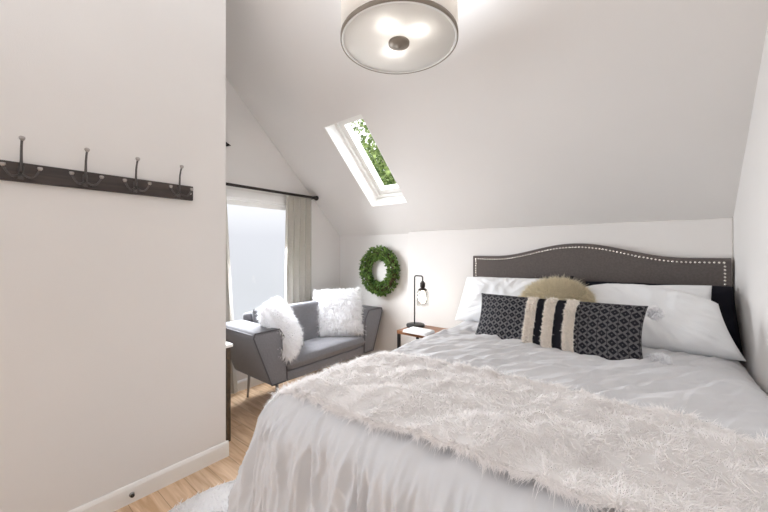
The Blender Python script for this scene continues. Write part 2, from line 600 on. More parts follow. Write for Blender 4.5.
# --- gable window: casing, sashes, panes
def window_unit(name, place, w, h, n_pane=2, depth=0.10, casing=0.07):
    """place(u, v, d) -> world; d>0 outward. Frame, sashes, panes are children."""
    fr = MB()
    def pbox(m_, u0, u1, v0, v1, d0, d1):
        c = [place(u, v, d) for d in (d0, d1) for u, v in ((u0, v0), (u1, v0), (u1, v1), (u0, v1))]
        m_.add(c, [(3, 2, 1, 0), (4, 5, 6, 7), (0, 1, 5, 4), (1, 2, 6, 5), (2, 3, 7, 6), (3, 0, 4, 7)])
    if casing:
        pbox(fr, -casing, 0, -casing, h + casing, -0.018, 0.0)
        pbox(fr, w, w + casing, -casing, h + casing, -0.018, 0.0)
        pbox(fr, 0, w, h, h + casing, -0.018, 0.0)
        pbox(fr, -casing - .02, w + casing + .02, -0.03, 0, -0.030, 0.0)
        pbox(fr, 0, w, -casing - .02, -0.03, -0.018, 0.0)
    t = 0.016
    pbox(fr, 0, t, 0, h, 0, depth); pbox(fr, w - t, w, 0, h, 0, depth)
    pbox(fr, t, w - t, h - t, h, 0, depth); pbox(fr, t, w - t, 0, t, 0, depth)
    root = structure(fr.build(name, M['trim'], smooth=False))
    s = 0.042
    for k in range(n_pane):
        v0 = t + (h - 2 * t) * k / n_pane - (0.015 if k else 0); v1 = t + (h - 2 * t) * (k + 1) / n_pane
        d0 = 0.045 + 0.03 * k
        sa = MB()
        pbox(sa, t, t + s, v0, v1, d0, d0 + .028); pbox(sa, w - t - s, w - t, v0, v1, d0, d0 + .028)
        pbox(sa, t + s, w - t - s, v0, v0 + s, d0, d0 + .028); pbox(sa, t + s, w - t - s, v1 - s, v1, d0, d0 + .028)
        so = sa.build('window_sash', M['trim'], root, smooth=False)
        pn = MB(); pbox(pn, t + s, w - t - s, v0 + s, v1 - s, d0 + .011, d0 + .016)
        pn.build('window_pane', M['glass'], so, smooth=False)
    return root


window_unit('window_1', lambda u, v, d: (WX_L - d, WIN[0] + u, WIN[2] + v), WIN[1] - WIN[0], WIN[3] - WIN[2], 1)
window_unit('window_added', lambda u, v, d: (WX_P - d, SWIN[0] + u, SWIN[2] + v), SWIN[1] - SWIN[0], SWIN[3] - SWIN[2], 1)  # made-up window, added to carry the side fill light
# skylight: lining boards in the shaft, frame and pane set deep in the roof
ORG = Vector((SKX[0], KY, KZ)) + up * SKS[0]
def skp(u, v, d):
    return tuple(ORG + Vector((u, 0, 0)) + up * v + outn * d)
SW, SH = SKX[1] - SKX[0], SKS[1] - SKS[0]
lin = MB()
def pb(m_, u0, u1, v0, v1, d0, d1):
    c = [skp(u, v, d) for d in (d0, d1) for u, v in ((u0, v0), (u1, v0), (u1, v1), (u0, v1))]
    m_.add(c, [(3, 2, 1, 0), (4, 5, 6, 7), (0, 1, 5, 4), (1, 2, 6, 5), (2, 3, 7, 6), (3, 0, 4, 7)])
e = 0.008
pb(lin, 0, e, 0, SH, 0.001, TH); pb(lin, SW - e, SW, 0, SH, 0.001, TH); pb(lin, e, SW - e, 0, e, 0.001, TH); pb(lin, e, SW - e, SH - e, SH, 0.001, TH)
sky_root = structure(lin.build('window_2', M['trim'], smooth=False))
for nm, ins, wd, d0, d1 in (('window_frame', e, 0.03, 0.125, 0.20), ('window_sash', e + 0.034, 0.045, 0.15, 0.225)):
    m_ = MB()
    a0, b0 = ins, SW - ins; c0, e0 = ins, SH - ins
    pb(m_, a0, a0 + wd, c0, e0, d0, d1); pb(m_, b0 - wd, b0, c0, e0, d0, d1)
    pb(m_, a0 + wd, b0 - wd, c0, c0 + wd, d0, d1); pb(m_, a0 + wd, b0 - wd, e0 - wd, e0, d0, d1)
    so = m_.build(nm, M['trim'], sky_root, smooth=False)
m_ = MB(); k_ = e + 0.034 + 0.045
pb(m_, k_, SW - k_, k_, SH - k_, 0.19, 0.196)
m_.build('window_pane', M['glass'], so, smooth=False)

# ------------------------------------------------------------------ bed
BX0, BX1, BY0, BY1 = -1.225, 0.335, 0.76, 2.80
ZT = 0.735
bed = empty('bed', ((BX0 + BX1) / 2, (BY0 + BY1) / 2, 0), 'queen bed with a tall taupe upholstered nailhead headboard against the back wall', 'bed')
OB = Vector(bed.location)


def rel(mb, root):
    """shift collected world coordinates into root's frame (unrotated roots)"""
    l = np.array(root.location[:])
    mb.v = [v - l for v in mb.v]
    return mb


HX0, HX1, HY = -1.236, 0.362, 2.80
def head_top(x):
    c = (HX0 + HX1) / 2
    t = np.abs(x - c) / ((HX1 - HX0) / 2)
    return 1.258 + 0.098 * (0.5 + 0.5 * np.cos(PI * np.clip(t / 0.76, 0, 1)))
mb = MB()
xs = np.linspace(HX0, HX1, 90)
prof = [(0.012, 0.0, 0.0), (0.0, 0.012, 0.012)]
rows = []
zt = head_top(xs)
ybk = KY - 0.031
for (y, dz) in ((ybk, 0.0), (HY + 0.012, 0.0), (HY + 0.003, -0.004), (HY, -0.014)):
    rows.append(np.stack([xs, np.full_like(xs, y), zt + dz], -1))
rows.append(np.stack([xs, np.full_like(xs, HY), np.full_like(xs, 0.25)], -1))
rows.append(np.stack([xs, np.full_like(xs, ybk), np.full_like(xs, 0.25)], -1))
V = np.stack(rows, 0)
m_n = len(xs)
F = grid_faces(len(rows), m_n) + [((len(rows) - 1) * m_n + j, j, j + 1, (len(rows) - 1) * m_n + j + 1)[::-1] for j in range(m_n - 1)]
F += [tuple(i * m_n for i in range(len(rows))), tuple(i * m_n + m_n - 1 for i in range(len(rows)))[::-1]]
mb.add(V.reshape(-1, 3), F)
hb = rel(mb, bed).build('headboard', M['headboard'], bed, smooth=False)
mb = MB()
ins = 0.028
path = [(HX0 + ins, z) for z in np.arange(0.75, 1.228, 0.021)]
xx = np.arange(HX0 + ins, HX1 - ins + 0.001, 0.0005)
zz = head_top(xx) - ins
acc, lastp = 0.0, None
for x, z in zip(xx, zz):
    if lastp is None or math.hypot(x - lastp[0], z - lastp[1]) >= 0.0208:
        path.append((x, z)); lastp = (x, z)
path += [(HX1 - ins, z) for z in np.arange(1.228 - 0.02, 0.75, -0.021)]
for x, z in path:
    ball(mb, (x, HY - 0.001, z), 0.0072, 8, (1, 0.55, 1))
o = rel(mb, bed).build('nailhead_trim', M['nail'], hb)
o['label'] = 'bright nickel nailheads along the headboard edge'
mb = MB(); box(mb, ((BX0 + BX1) / 2, (BY0 + BY1) / 2 + .01, 0.52), (BX1 - BX0 - .10, BY1 - BY0 - .06, 0.32), 0.05, seg=3)
rel(mb, bed).build('mattress', M['mattress'], bed)
mb = MB(); box(mb, ((BX0 + BX1) / 2, (BY0 + BY1) / 2, 0.27), (BX1 - BX0 - .06, BY1 - BY0 - .04, 0.17), 0.012)
rel(mb, bed).build('bed_frame', M['headboard'], bed)
for x in (BX0 + .1, BX1 - .1):
    for y in (BY0 + .1, BY1 - .1):
        mb = MB(); box(mb, (x, y, 0.0925), (0.06, 0.06, 0.185), 0.004)
        rel(mb, bed).build('leg', M['legwood'], bed)

# --- the cloth surface over the bed
RR = 0.10
IX0, IX1, IY0 = -1.09, 0.362 - RR, 0.80


def bed_cloth(a, b_, lift=0.0, wr=1.0):
    """cloth coordinates (metres, laid flat) -> position on the made bed"""
    a = np.asarray(a, float); b_ = np.asarray(b_, float)
    qx = np.clip(a, IX0, IX1); qy = np.maximum(b_, IY0)
    dx, dy = a - qx, b_ - qy
    d = np.hypot(dx, dy) + 1e-9
    nx, ny = dx / d, dy / d
    r = RR + lift
    arc = r * PI / 2
    th = np.minimum(d / r, PI / 2)
    over = np.maximum(d - arc, 0)
    cor = np.abs(nx * ny) * 2                      # 1 on a corner diagonal
    fl = np.where(ny < -0.5, 0.12, 0.05) + 0.16 * cor
    fl = np.where(nx > 0.5, 0.0, fl)
    f_ = r * np.sin(th) + over * fl
    z = ZT + lift - r * (1 - np.cos(th)) - over * np.sqrt(1 - fl ** 2)
    # puffed, slightly domed top
    z = z + 0.018 * sstep(0, .35, a - IX0) + 0.012 * sstep(0.0, 0.3, IX1 + .1 - a) - 0.006
    # hanging folds: at the foot and the side
    ang = np.arctan2(ny, nx)
    hang = sstep(0.01, 0.16, d)
    phi = np.clip(np.arctan2(-nx, np.maximum(-ny, 0)), 0, PI / 2)
    s_ = (qx - IX0) - (qy - IY0) - 0.22 * phi      # length along the hem, round the corner
    hf = folds(s_, d, PI / 2 - 0.22, 0.048, 0.55, 3, 1.2) * 0.027 + folds(s_, d, PI / 2 + 0.02, 0.034, 0.40, 5, 1.2) * 0.018 + folds(s_, d, PI / 2 + 0.3, 0.03, 0.16, 6) * 0.004 + gnoise(s_ * 4, d * 2, 8) * 0.02
    hf = np.where(nx < -0.7, 0.2, 1.0) * hf
    f_ = f_ + hang * hf * wr
    f_ = f_ + hang * cor * 0.03 * np.cos(ang * 9) * sstep(0.1, 0.4, d) * wr
    # creases on the top
    top = 1 - sstep(0.0, 0.12, d)
    tf = (folds(a, b_, 1.05, 0.10, 0.95, 11, 1.3) * 0.019 + folds(a, b_, 0.72, 0.065, 0.75, 14, 1.2) * 0.012 + folds(a, b_, 1.3, 0.04, 0.5, 17) * 0.004
          + gnoise(a * 3.1, b_ * 3.1, 20) * 0.012 + gnoise(a * 9, b_ * 7, 23) * 0.005)
    z = z + top * tf * wr + (1 - top) * 0.3 * tf * wr
    X = qx + nx * f_; Y = qy + ny * f_
    X = np.minimum(X, WX_R - 0.018)
    return np.stack([X, Y, np.maximum(z, 0.035)], -1)


def sheet(mb, fn, A, B, thick=0.02):
    """closed thick sheet from a position function on a grid"""
    a, b_ = np.meshgrid(A, B, indexing='ij')
    n, m_ = a.shape
    T = fn(a, b_)
    da = np.gradient(T, axis=0); db = np.gradient(T, axis=1)
    nr = np.cross(da, db); nr /= np.linalg.norm(nr, axis=-1)[..., None] + 1e-9
    U = T - nr * thick
    V = np.concatenate([T.reshape(-1, 3), U.reshape(-1, 3)])
    F = grid_faces(n, m_)
    F = [q[::-1] for q in F]
    F += [tuple(i + n * m_ for i in q[::-1]) for q in F]
    k = n * m_
    loop = [i * m_ for i in range(n)] + [(n - 1) * m_ + j for j in range(1, m_)] + [i * m_ + m_ - 1 for i in range(n - 2, -1, -1)] + [j for j in range(m_ - 2, 0, -1)]
    for p, q in zip(loop, loop[1:] + loop[:1]):
        F.append((p, q, q + k, p + k))
    return mb.add(V, F)


A = np.linspace(IX0 - 0.50, IX1 + 0.26, 480)
B = np.concatenate([np.linspace(IY0 - 0.50, 0.9, 110), np.linspace(0.905, 2.62, 300)])
mb = MB()
sheet(mb, bed_cloth, A, B, 0.005)
duv = mb.build('duvet', M['duvet'])
tag(duv, 'rumpled white linen duvet spread over the bed and hanging down at its foot', 'duvet')


# --- throw blanket
def throw_fn(a, b_):
    P_ = bed_cloth(a, b_, 0.008, 0.5)
    w = (folds(a, b_, 0.16, 0.20, 0.9, 31, 1.2) * 0.027 + folds(a, b_, -0.1, 0.10, 0.5, 35) * 0.008 + gnoise(a * 6, b_ * 6, 37) * 0.008)
    top = sstep(-0.05, 0.08, a - IX0 + 0.02)
    P_[..., 2] += (w + 0.008) * top
    return P_


def throw_ab(a, t):
    """t in 0..1 across the throw, with wavy long edges"""
    lo = 0.77 + 0.025 * gnoise(a * 2.2, a * 0 + 3.3, 41) + 0.012 * gnoise(a * 8, a * 0 + 1.3, 43) - 0.02 * sstep(-1.0, -1.25, a)
    hi = 1.325 + 0.02 * gnoise(a * 2.5, a * 0 + 7.7, 45)
    return lo + (hi - lo) * t


T0, T1 = IX0 - 0.33, 0.362 - 0.02
mb = MB()
sheet(mb, lambda a, t: throw_fn(a, throw_ab(a, t)), np.linspace(T0, T1, 190), np.linspace(0, 1, 90), 0.012)
NS = 150000
ra = RNG.uniform(T0, T1, NS); rt = RNG.uniform(0, 1, NS)
# denser along the edges
ne = 16000
ra[:ne] = RNG.uniform(T0, T1, ne); rt[:ne] = np.where(RNG.random(ne) < 0.5, RNG.uniform(0, 0.03, ne), RNG.uniform(0.97, 1, ne))
h = 1e-3
fn = lambda a, t: throw_fn(a, throw_ab(a, t))
p = fn(ra, rt); n_ = np.cross(fn(ra + h, rt) - p, fn(ra, rt + h / 0.7) - p)
n_ /= np.linalg.norm(n_, axis=1)[:, None] + 1e-9
# matted clumps: the lie of the pile follows a slow swirl
sw = gnoise(p[:, 0] * 7, p[:, 1] * 7, 51) * 5 + gnoise(p[:, 0] * 18, p[:, 1] * 18, 52) * 3
flow = np.stack([np.cos(sw - 1.2), np.sin(sw - 1.2), 0 * sw], -1)
flow[:, 1] -= 0.35
edge = np.where(rt < 0.06, -1.0, 0) + np.where(rt > 0.94, 1.0, 0)
flow[:, 1] += edge * 0.8
Dd = n_ * 0.42 + flow * 0.75 + RNG.normal(size=(NS, 3)) * 0.28
strands(mb, p - n_ * 0.004, Dd, RNG.uniform(0.018, 0.037, NS), 0.0019, 0.35, nrm=n_, clump=0.5, cell=0.022)
thr = mb.build('throw_blanket', M['fur'])
tag(thr, 'shaggy cream throw blanket laid across the lower half of the bed', 'throw blanket')


# ------------------------------------------------------------------ pillows
def orient(normal_az, tilt, roll=0.0):
    """rotation whose +Z is the pillow's face normal, +Y its upward edge; azimuth measured from +X"""
    n = Vector((math.cos(normal_az) * math.cos(tilt), math.sin(normal_az) * math.cos(tilt), math.sin(tilt)))
    upv = Vector((-math.cos(normal_az) * math.sin(tilt), -math.sin(normal_az) * math.sin(tilt), math.cos(tilt)))
    x = upv.cross(n)
    R = Matrix((x, upv, n)).transposed()
    return R @ Matrix.Rotation(roll, 3, 'Z')


def pillow_pts(u, v, side, W, H, T, pinch=0.06, wr=0.006, seed=0, pw=0.55, sag=0.0, ex=4):
    x = W / 2 * u * (1 - pinch * (1 - v ** 2))
    y = H / 2 * v * (1 - pinch * (1 - u ** 2))
    e_ = np.clip((1 - np.abs(u) ** ex) * (1 - np.abs(v) ** ex), 0, 1)
    t = T / 2 * e_ ** pw
    t = t * (1 - 0.35 * sag * v)
    w = folds(x, y, 0.9, 0.10, 0.4, seed) * wr * 0.8 + folds(x, y, -0.7, 0.08, 0.3, seed + 3) * wr * 0.6 + gnoise(x * 6, y * 6, seed + 5) * wr * 2
    rad = folds(np.arctan2(v, u) * 0.25, np.hypot(u, v) * 0.3, PI / 2, 0.05, 0.4, seed + 7) * wr * 0.8 * sstep(0.4, 0.9, np.hypot(u, v))
    t = t + (w + rad) * e_ ** 0.5
    return np.stack([x, y, side * t], -1)


def pillow_mesh(mb, R, c, W, H, T, n=60, **kw):
    u = np.linspace(-1, 1, n); uu, vv = np.meshgrid(u, u, indexing='ij')
    Rm = np.array(R)
    tops = pillow_pts(uu, vv, 1, W, H, T, **kw); bots = pillow_pts(uu, vv, -1, W, H, T, **kw)
    k = n * n
    V = np.concatenate([tops.reshape(-1, 3), bots.reshape(-1, 3)])
    V = V @ Rm.T + np.asarray(c)
    F = [q[::-1] for q in grid_faces(n, n)]
    F2 = [tuple(i + k for i in q[::-1]) for q in F]
    # weld the rims
    bm_rim = {}
    for i in range(n):
        for j in range(n):
            if i in (0, n - 1) or j in (0, n - 1):
                bm_rim[k + i * n + j] = i * n + j
    F2 = [tuple(bm_rim.get(i, i) for i in q) for q in F2]
    return mb.add(V, F + F2), np.concatenate([uu.ravel(), uu.ravel()]), np.concatenate([vv.ravel(), vv.ravel()])


def root_at(o, c):
    """move the object's origin to c without moving its vertices"""
    c = Vector(c)
    o.data.transform(Matrix.Translation(-c))
    o.location = c
    return o


def corner_pillow(name, material, tl, tr, br, bl, T, label, cat, group=None, n=70, seed=0, wr=0.011, pw=0.5, pinch=0.05, crown=0.0, ex=4):
    """pillow stretched between four world corners"""
    tl, tr, br, bl = [np.array(q, float) for q in (tl, tr, br, bl)]
    W = (np.linalg.norm(tr - tl) + np.linalg.norm(br - bl)) / 2; H = (np.linalg.norm(tl - bl) + np.linalg.norm(tr - br)) / 2
    u = np.linspace(-1, 1, n); uu, vv = np.meshgrid(u, u, indexing='ij')
    nr = np.cross((tr + br) - (tl + bl), (tl + tr) - (bl + br)); nr /= np.linalg.norm(nr)
    upv = (tl + tr) - (bl + br); upv /= np.linalg.norm(upv)
    V = []
    for sd in (1, -1):
        q = pillow_pts(uu, vv, sd, W, H, T, pinch=pinch, wr=wr, seed=seed, pw=pw, ex=ex)
        pu = q[..., 0] / W + .5; pv = q[..., 1] / H + .5
        P_ = (bl * ((1 - pu) * (1 - pv))[..., None] + br * (pu * (1 - pv))[..., None] + tl * ((1 - pu) * pv)[..., None] + tr * (pu * pv)[..., None])
        P_ = P_ + nr * q[..., 2:3] + upv * (crown * np.clip(1 - uu ** 2, 0, 1) * (0.5 + 0.5 * vv))[..., None]
        V.append(P_.reshape(-1, 3))
    k = n * n
    rim = {k + i * n + j: i * n + j for i in range(n) for j in range(n) if i in (0, n - 1) or j in (0, n - 1)}
    F = [q[::-1] for q in grid_faces(n, n)]
    F2 = [tuple(rim.get(i + k, i + k) for i in q[::-1]) for q in F]
    mb = MB(); mb.add(np.concatenate(V), F + F2)
    o = mb.build(name, material)
    root_at(o, (tl + tr + br + bl) / 4)
    return tag(o, label, cat, group)


def plain_pillow(name, material, R, c, W, H, T, label, cat, group=None, flange=0.0, **kw):
    mb = MB()
    pillow_mesh(mb, R, c, W, H, T, **kw)
    if flange:
        # open hem of the pillowcase: a soft wavy collar past the right-hand end
        Rm = np.array(R)
        v = np.linspace(-0.96, 0.96, 50); k = np.linspace(0, 1, 9)
        vv, kk = np.meshgrid(v, k, indexing='ij')
        for sgn in (1, -1):
            x = W / 2 * (1 - kw.get('pinch', .06) * (1 - vv ** 2)) * (0.90) + kk * (flange + W * 0.05)
            y = H / 2 * vv * (1 - 0.05 * kk)
            z = sgn * (0.010 + 0.045 * kk * (1 - vv ** 2) ** .5) * T / 0.16 + (folds(y, kk * 0.1, 0.1, 0.07, 0.3, 61) * 0.014 + gnoise(y * 7, kk * 2, 64) * 0.025) * kk
            z = z + sgn * T * 0.18 * (1 - kk) * (1 - np.abs(vv) ** 4) ** 0.6
            P_ = np.stack([x, y, z], -1).reshape(-1, 3) @ Rm.T + np.asarray(c)
            mb.add(P_, grid_faces(50, 9))
    o = mb.build(name, material)
    root_at(o, c)
    return tag(o, label, cat, group)


S_ = math.radians
FR = -PI / 2          # facing the foot of the bed
# black shams standing against the headboard
corner_pillow('pillow_sham', M['black_cloth'], (-0.37, 2.755, 1.085), (0.356, 2.70, 1.10), (0.366, 2.50, 0.760), (-0.37, 2.69, 0.745), 0.10,
              'black pillow sham at the right, its edge showing beside the right wall', 'pillow', 'black shams against the headboard', seed=71, pinch=0.01, pw=0.4)
corner_pillow('pillow_sham', M['black_cloth'], (-1.15, 2.755, 1.06), (-0.445, 2.755, 1.118), (-0.43, 2.69, 0.745), (-1.15, 2.69, 0.745), 0.10,
              'black pillow sham at the left, only its corner peeking above the round beige pillow', 'pillow', 'black shams against the headboard', seed=75, pinch=0.01, pw=0.4)
# white sleeping pillows
corner_pillow('bed_pillow', M['pillow'], (-1.19, 2.58, 1.085), (-0.44, 2.60, 1.10), (-0.42, 2.40, 0.775), (-1.235, 2.45, 0.745), 0.19,
              'white pillow on the left side of the bed, nearest the table lamp', 'pillow', 'white pillows on the bed', seed=81, pinch=0.035)
corner_pillow('bed_pillow', M['pillow'], (-0.40, 2.635, 1.03), (0.255, 2.56, 1.11), (0.26, 2.47, 0.765), (-0.40, 2.54, 0.765), 0.12,
              'rear white pillow on the right, hidden but for its upper end beside the black sham', 'pillow', 'white pillows on the bed', seed=85, pinch=0.03, crown=0.02)
corner_pillow('bed_pillow', M['pillow'], (-0.36, 2.50, 1.06), (0.268, 2.45, 1.025), (0.352, 2.335, 0.772), (-0.33, 2.27, 0.765), 0.17,
              'front white pillow on the right of the bed, its lower corner pointing at the wall', 'pillow', 'white pillows on the bed', seed=89, pinch=0.04, crown=0.062)

# round beige sheepskin pillow
def furry(name, material, basemat, R, c, W, H, T, n, ln, w, label, cat, group=None, droop=0.3, lie=0.5, round_=False, curl=0.25, seed=0, **kw):
    mb = MB(); Rm = np.array(R)
    pillow_mesh(mb, R, c, W, H, T, n=40, seed=seed, **kw)
    u = RNG.uniform(-1, 1, n); v = RNG.uniform(-1, 1, n); sd = np.where(RNG.random(n) < 0.62, 1.0, -1.0)
    ed = RNG.random(n) < 0.22
    which = RNG.random(n) < 0.5
    u = np.where(ed & which, np.sign(u) * RNG.uniform(.93, 1, n), u); v = np.where(ed & ~which, np.sign(v) * RNG.uniform(.93, 1, n), v)
    if round_:
        uv = np.stack([u, v], -1)
        rr = np.sqrt(RNG.uniform(0, 1, n)); aa = RNG.uniform(0, 2 * PI, n)
        u, v = rr * np.cos(aa), rr * np.sin(aa)
    hh = 2e-3
    f_ = lambda a, b_: pillow_pts(a, b_, sd, W, H, T, seed=seed, **kw)
    um = np.clip(u, -.985, .985); vm = np.clip(v, -.985, .985)
    p = f_(um, vm)
    nr = np.cross(f_(um + hh, vm) - p, f_(um, vm + hh) - p) * sd[:, None]
    nr /= np.linalg.norm(nr, axis=1)[:, None] + 1e-9
    out_ = np.stack([u ** 5, v ** 5, 0 * u], -1)
    sw = gnoise(p[:, 0] * 12, p[:, 1] * 12, seed + 2) * 7
    flow = np.stack([np.cos(sw - 1.4), np.sin(sw - 1.4), 0 * sw], -1)
    D = nr * 0.6 + out_ * 0.9 + flow * lie + RNG.normal(size=(n, 3)) * 0.3
    strands(mb, p @ Rm.T + np.asarray(c), D @ Rm.T, RNG.uniform(ln * .65, ln * 1.2, n), w, droop, curl=curl, nrm=nr @ Rm.T, clump=0.6, cell=0.022)
    o = mb.build(name, material)
    root_at(o, c)
    return tag(o, label, cat, group)


def disc_pillow():
    mb = MB(); R = np.array(orient(FR, S_(32))); c = np.array((-0.478, 2.335, 0.945))
    sub = MB(); ball(sub, (0, 0, 0), 1.0, 40, (0.205, 0.185, 0.085))
    mb.add(np.concatenate(sub.v) @ R.T + c, sub.f)
    n = 15000
    g = RNG.normal(size=(n, 3)); g /= np.linalg.norm(g, axis=1)[:, None]
    p = g * np.array((0.205, 0.185, 0.085)); nn = g / np.array((0.205, 0.185, 0.085)); nn /= np.linalg.norm(nn, axis=1)[:, None]
    D = nn * 0.8 + g * 0.3 + RNG.normal(size=(n, 3)) * 0.3
    strands(mb, p @ R.T + c, D @ R.T, RNG.uniform(0.024, 0.046, n), 0.0024, 0.25, nrm=nn @ R.T)
    o = mb.build('round_pillow', M['beige']); root_at(o, c)
    tag(o, 'fluffy beige sheepskin pillow tucked behind the black patterned lumbar pillow', 'pillow')
disc_pillow()

# lumbar pillow with three tufted stripes
LW, LH, LT = 0.895, 0.325, 0.15
LUM_C, LUM_H = 0.02, 0.120
LR = orient(FR - S_(4.5), S_(24), S_(0.8)); LC = (-0.465, 2.095, 0.871)
lum = empty('lumbar_pillow', LC, 'long black and grey patterned lumbar pillow with three cream tufted stripes', 'pillow')
mb = MB()
_, U_, V_ = pillow_mesh(mb, LR, (0, 0, 0), LW, LH, LT, n=70, seed=95, pinch=0.05, wr=0.004)
cov = mb.build('pillow_cover', lumbar_material(), lum)
uvl = cov.data.uv_layers.new(name='UVMap')
uvs = np.zeros((len(cov.data.loops), 2))
for i, l in enumerate(cov.data.loops):
    uvs[i] = (U_[l.vertex_index] * LW / 2, V_[l.vertex_index] * LH / 2)
uvl.data.foreach_set('uv', uvs.ravel())
Rm = np.array(LR)
for xc in (LUM_C - 0.104, LUM_C + 0.0, LUM_C + 0.108):
    mb = MB()
    wd = 0.054
    n = 3000
    u = (xc + RNG.uniform(-wd / 2, wd / 2, n)) / (LW / 2); v = RNG.uniform(-0.98, 0.98, n)
    kw = dict(seed=95, pinch=0.05, wr=0.004)
    # padded backing band following the pillow's face
    gu, gv = np.meshgrid(np.linspace(-1, 1, 9), np.linspace(-0.985, 0.985, 60), indexing='ij')
    P_ = pillow_pts((xc + gu * wd / 2) / (LW / 2), gv, 1, LW, LH, LT, **kw)
    P_[..., 2] += 0.012 * (1 - np.abs(gu) ** 6) - 0.001
    mb.add(P_.reshape(-1, 3) @ Rm.T, [q[::-1] for q in grid_faces(9, 60)])
    p = pillow_pts(u, v, 1, LW, LH, LT, **kw); p[:, 2] += 0.009
    D = np.stack([RNG.normal(size=n) * .6, RNG.normal(size=n) * .6, np.full(n, 0.8)], -1)
    # looped tufts: short fat curls
    strands(mb, p @ Rm.T, D @ Rm.T, RNG.uniform(0.006, 0.011, n), 0.006, 0.2, curl=0.5, nrm=np.tile(Rm[:, 2], (n, 1)))
    mb.build('tufted_stripe', M['tuft'], lum)['label'] = 'cream tufted stripe'
for pc, rad, scl in (((0.012, 2.15, 0.992), 0.030, (1, 1, 1.1)), ((0.028, 2.055, 0.788), 0.032, (1.35, 1, 0.75))):
    mb = MB()
    c = np.array(pc) - np.array(LC); scl = np.array(scl)
    g = RNG.normal(size=(1400, 3)); g /= np.linalg.norm(g, axis=1)[:, None]
    ball(mb, c, rad * 0.75, 12, scl)
    strands(mb, c + g * rad * 0.7 * scl, g + RNG.normal(size=g.shape) * .25, RNG.uniform(.3, .55, 1400) * rad, 0.005, 0.2)
    mb.build('pom_pom', M['furwhite'], lum)['label'] = 'white pom-pom at the right-hand corner'

# ------------------------------------------------------------------ sofa
sofa = empty('sofa', (-2.56, 2.06, 0), 'small grey upholstered sofa with flared arms under the window', 'sofa')


def prism_mesh(mb, section, x0, x1, bev=0.02):
    """section: [(y, z)] extruded along X, bevelled"""
    bm = bmesh.new()
    a = [bm.verts.new((x0, y, z)) for y, z in section]
    f = bm.faces.new(a)
    r = bmesh.ops.extrude_face_region(bm, geom=[f])
    for v in [g for g in r['geom'] if isinstance(g, bmesh.types.BMVert)]:
        v.co.x = x1
    bmesh.ops.recalc_face_normals(bm, faces=bm.faces)
    if bev:
        bmesh.ops.bevel(bm, geom=bm.edges[:], offset=bev, segments=3, profile=0.5, affect='EDGES')
    bm.verts.index_update()
    mb.add([v.co[:] for v in bm.verts], [[v.index for v in f.verts] for f in bm.faces])
    bm.free()
    return mb


SXB, SXF = -2.885, -2.28
SY0, SY1 = 1.47, 2.665
def arm(mirror):
    s = [(SY0 - .15, 0.695), (SY0 - .165, 0.66), (SY0, 0.255), (SY0 + .15, 0.255), (SY0 + .135, 0.60), (SY0 + 0.07, 0.695)]
    if mirror:
        s = [(SY0 + SY1 - y, z) for y, z in s][::-1]
    return s
for mi in (False, True):
    mb = MB(); prism_mesh(mb, arm(mi), SXB + .03, SXF, 0.025)
    ar = rel(mb, sofa).build('armrest', M['sofa'], sofa)
    mb = MB()
    s = arm(mi); s = [(y, z) for y, z in s]
    pth = [(SXF - .010, y, z) for y, z in (s[::-1] if mi else s)]
    cy_ = np.mean([q[1] for q in pth]); cz_ = np.mean([q[2] for q in pth])
    pth = [(x, cy_ + (y - cy_) * .92, cz_ + (z - cz_) * .965) for x, y, z in pth]
    P_ = []
    for i in range(len(pth)):
        a_, b2 = np.array(pth[i]), np.array(pth[(i + 1) % len(pth)])
        for t in np.linspace(0, 1, 8, endpoint=False):
            P_.append(a_ + (b2 - a_) * t)
    P_.append(P_[0])
    P_ = np.array(P_); P_[:, 0] += 0.010
    tube(mb, P_, 0.005, 6, False)
    rel(mb, sofa).build('piping', M['piping'], ar)
mb = MB(); prism_mesh(mb, [(SY0 + .10, 0.25), (SY1 - .10, 0.25), (SY1 - .10, 0.33), (SY0 + .10, 0.33)], SXB + .02, SXF - .01, 0.015)
rel(mb, sofa).build('seat_base', M['sofa'], sofa)
# seat cushion: plump pad
mb = MB()
n = 40
uu, vv = np.meshgrid(np.linspace(-1, 1, n), np.linspace(-1, 1, n), indexing='ij')
cx, cy, wx, wy = (SXB + .18 + SXF + .012) / 2, (SY0 + SY1) / 2, (SXF + .012 - SXB - .18), (SY1 - SY0 - .26)
e_ = (np.clip(1 - np.abs(uu) ** 10, 0, 1) * np.clip(1 - np.abs(vv) ** 14, 0, 1)) ** 0.35
for sg in (1, -1):
    z = 0.385 + sg * (0.056 * e_ + (0.014 * (1 - uu ** 2) * (1 - vv ** 2) + gnoise(uu * 3, vv * 4, 101) * .006 * e_ if sg > 0 else 0))
    V = np.stack([cx + uu * wx / 2, cy + vv * wy / 2, z], -1).reshape(-1, 3)
    mb.add(V, [q[::-1] if sg > 0 else q for q in grid_faces(n, n)])
rel(mb, sofa).build('seat_cushion', M['sofa'], sofa)
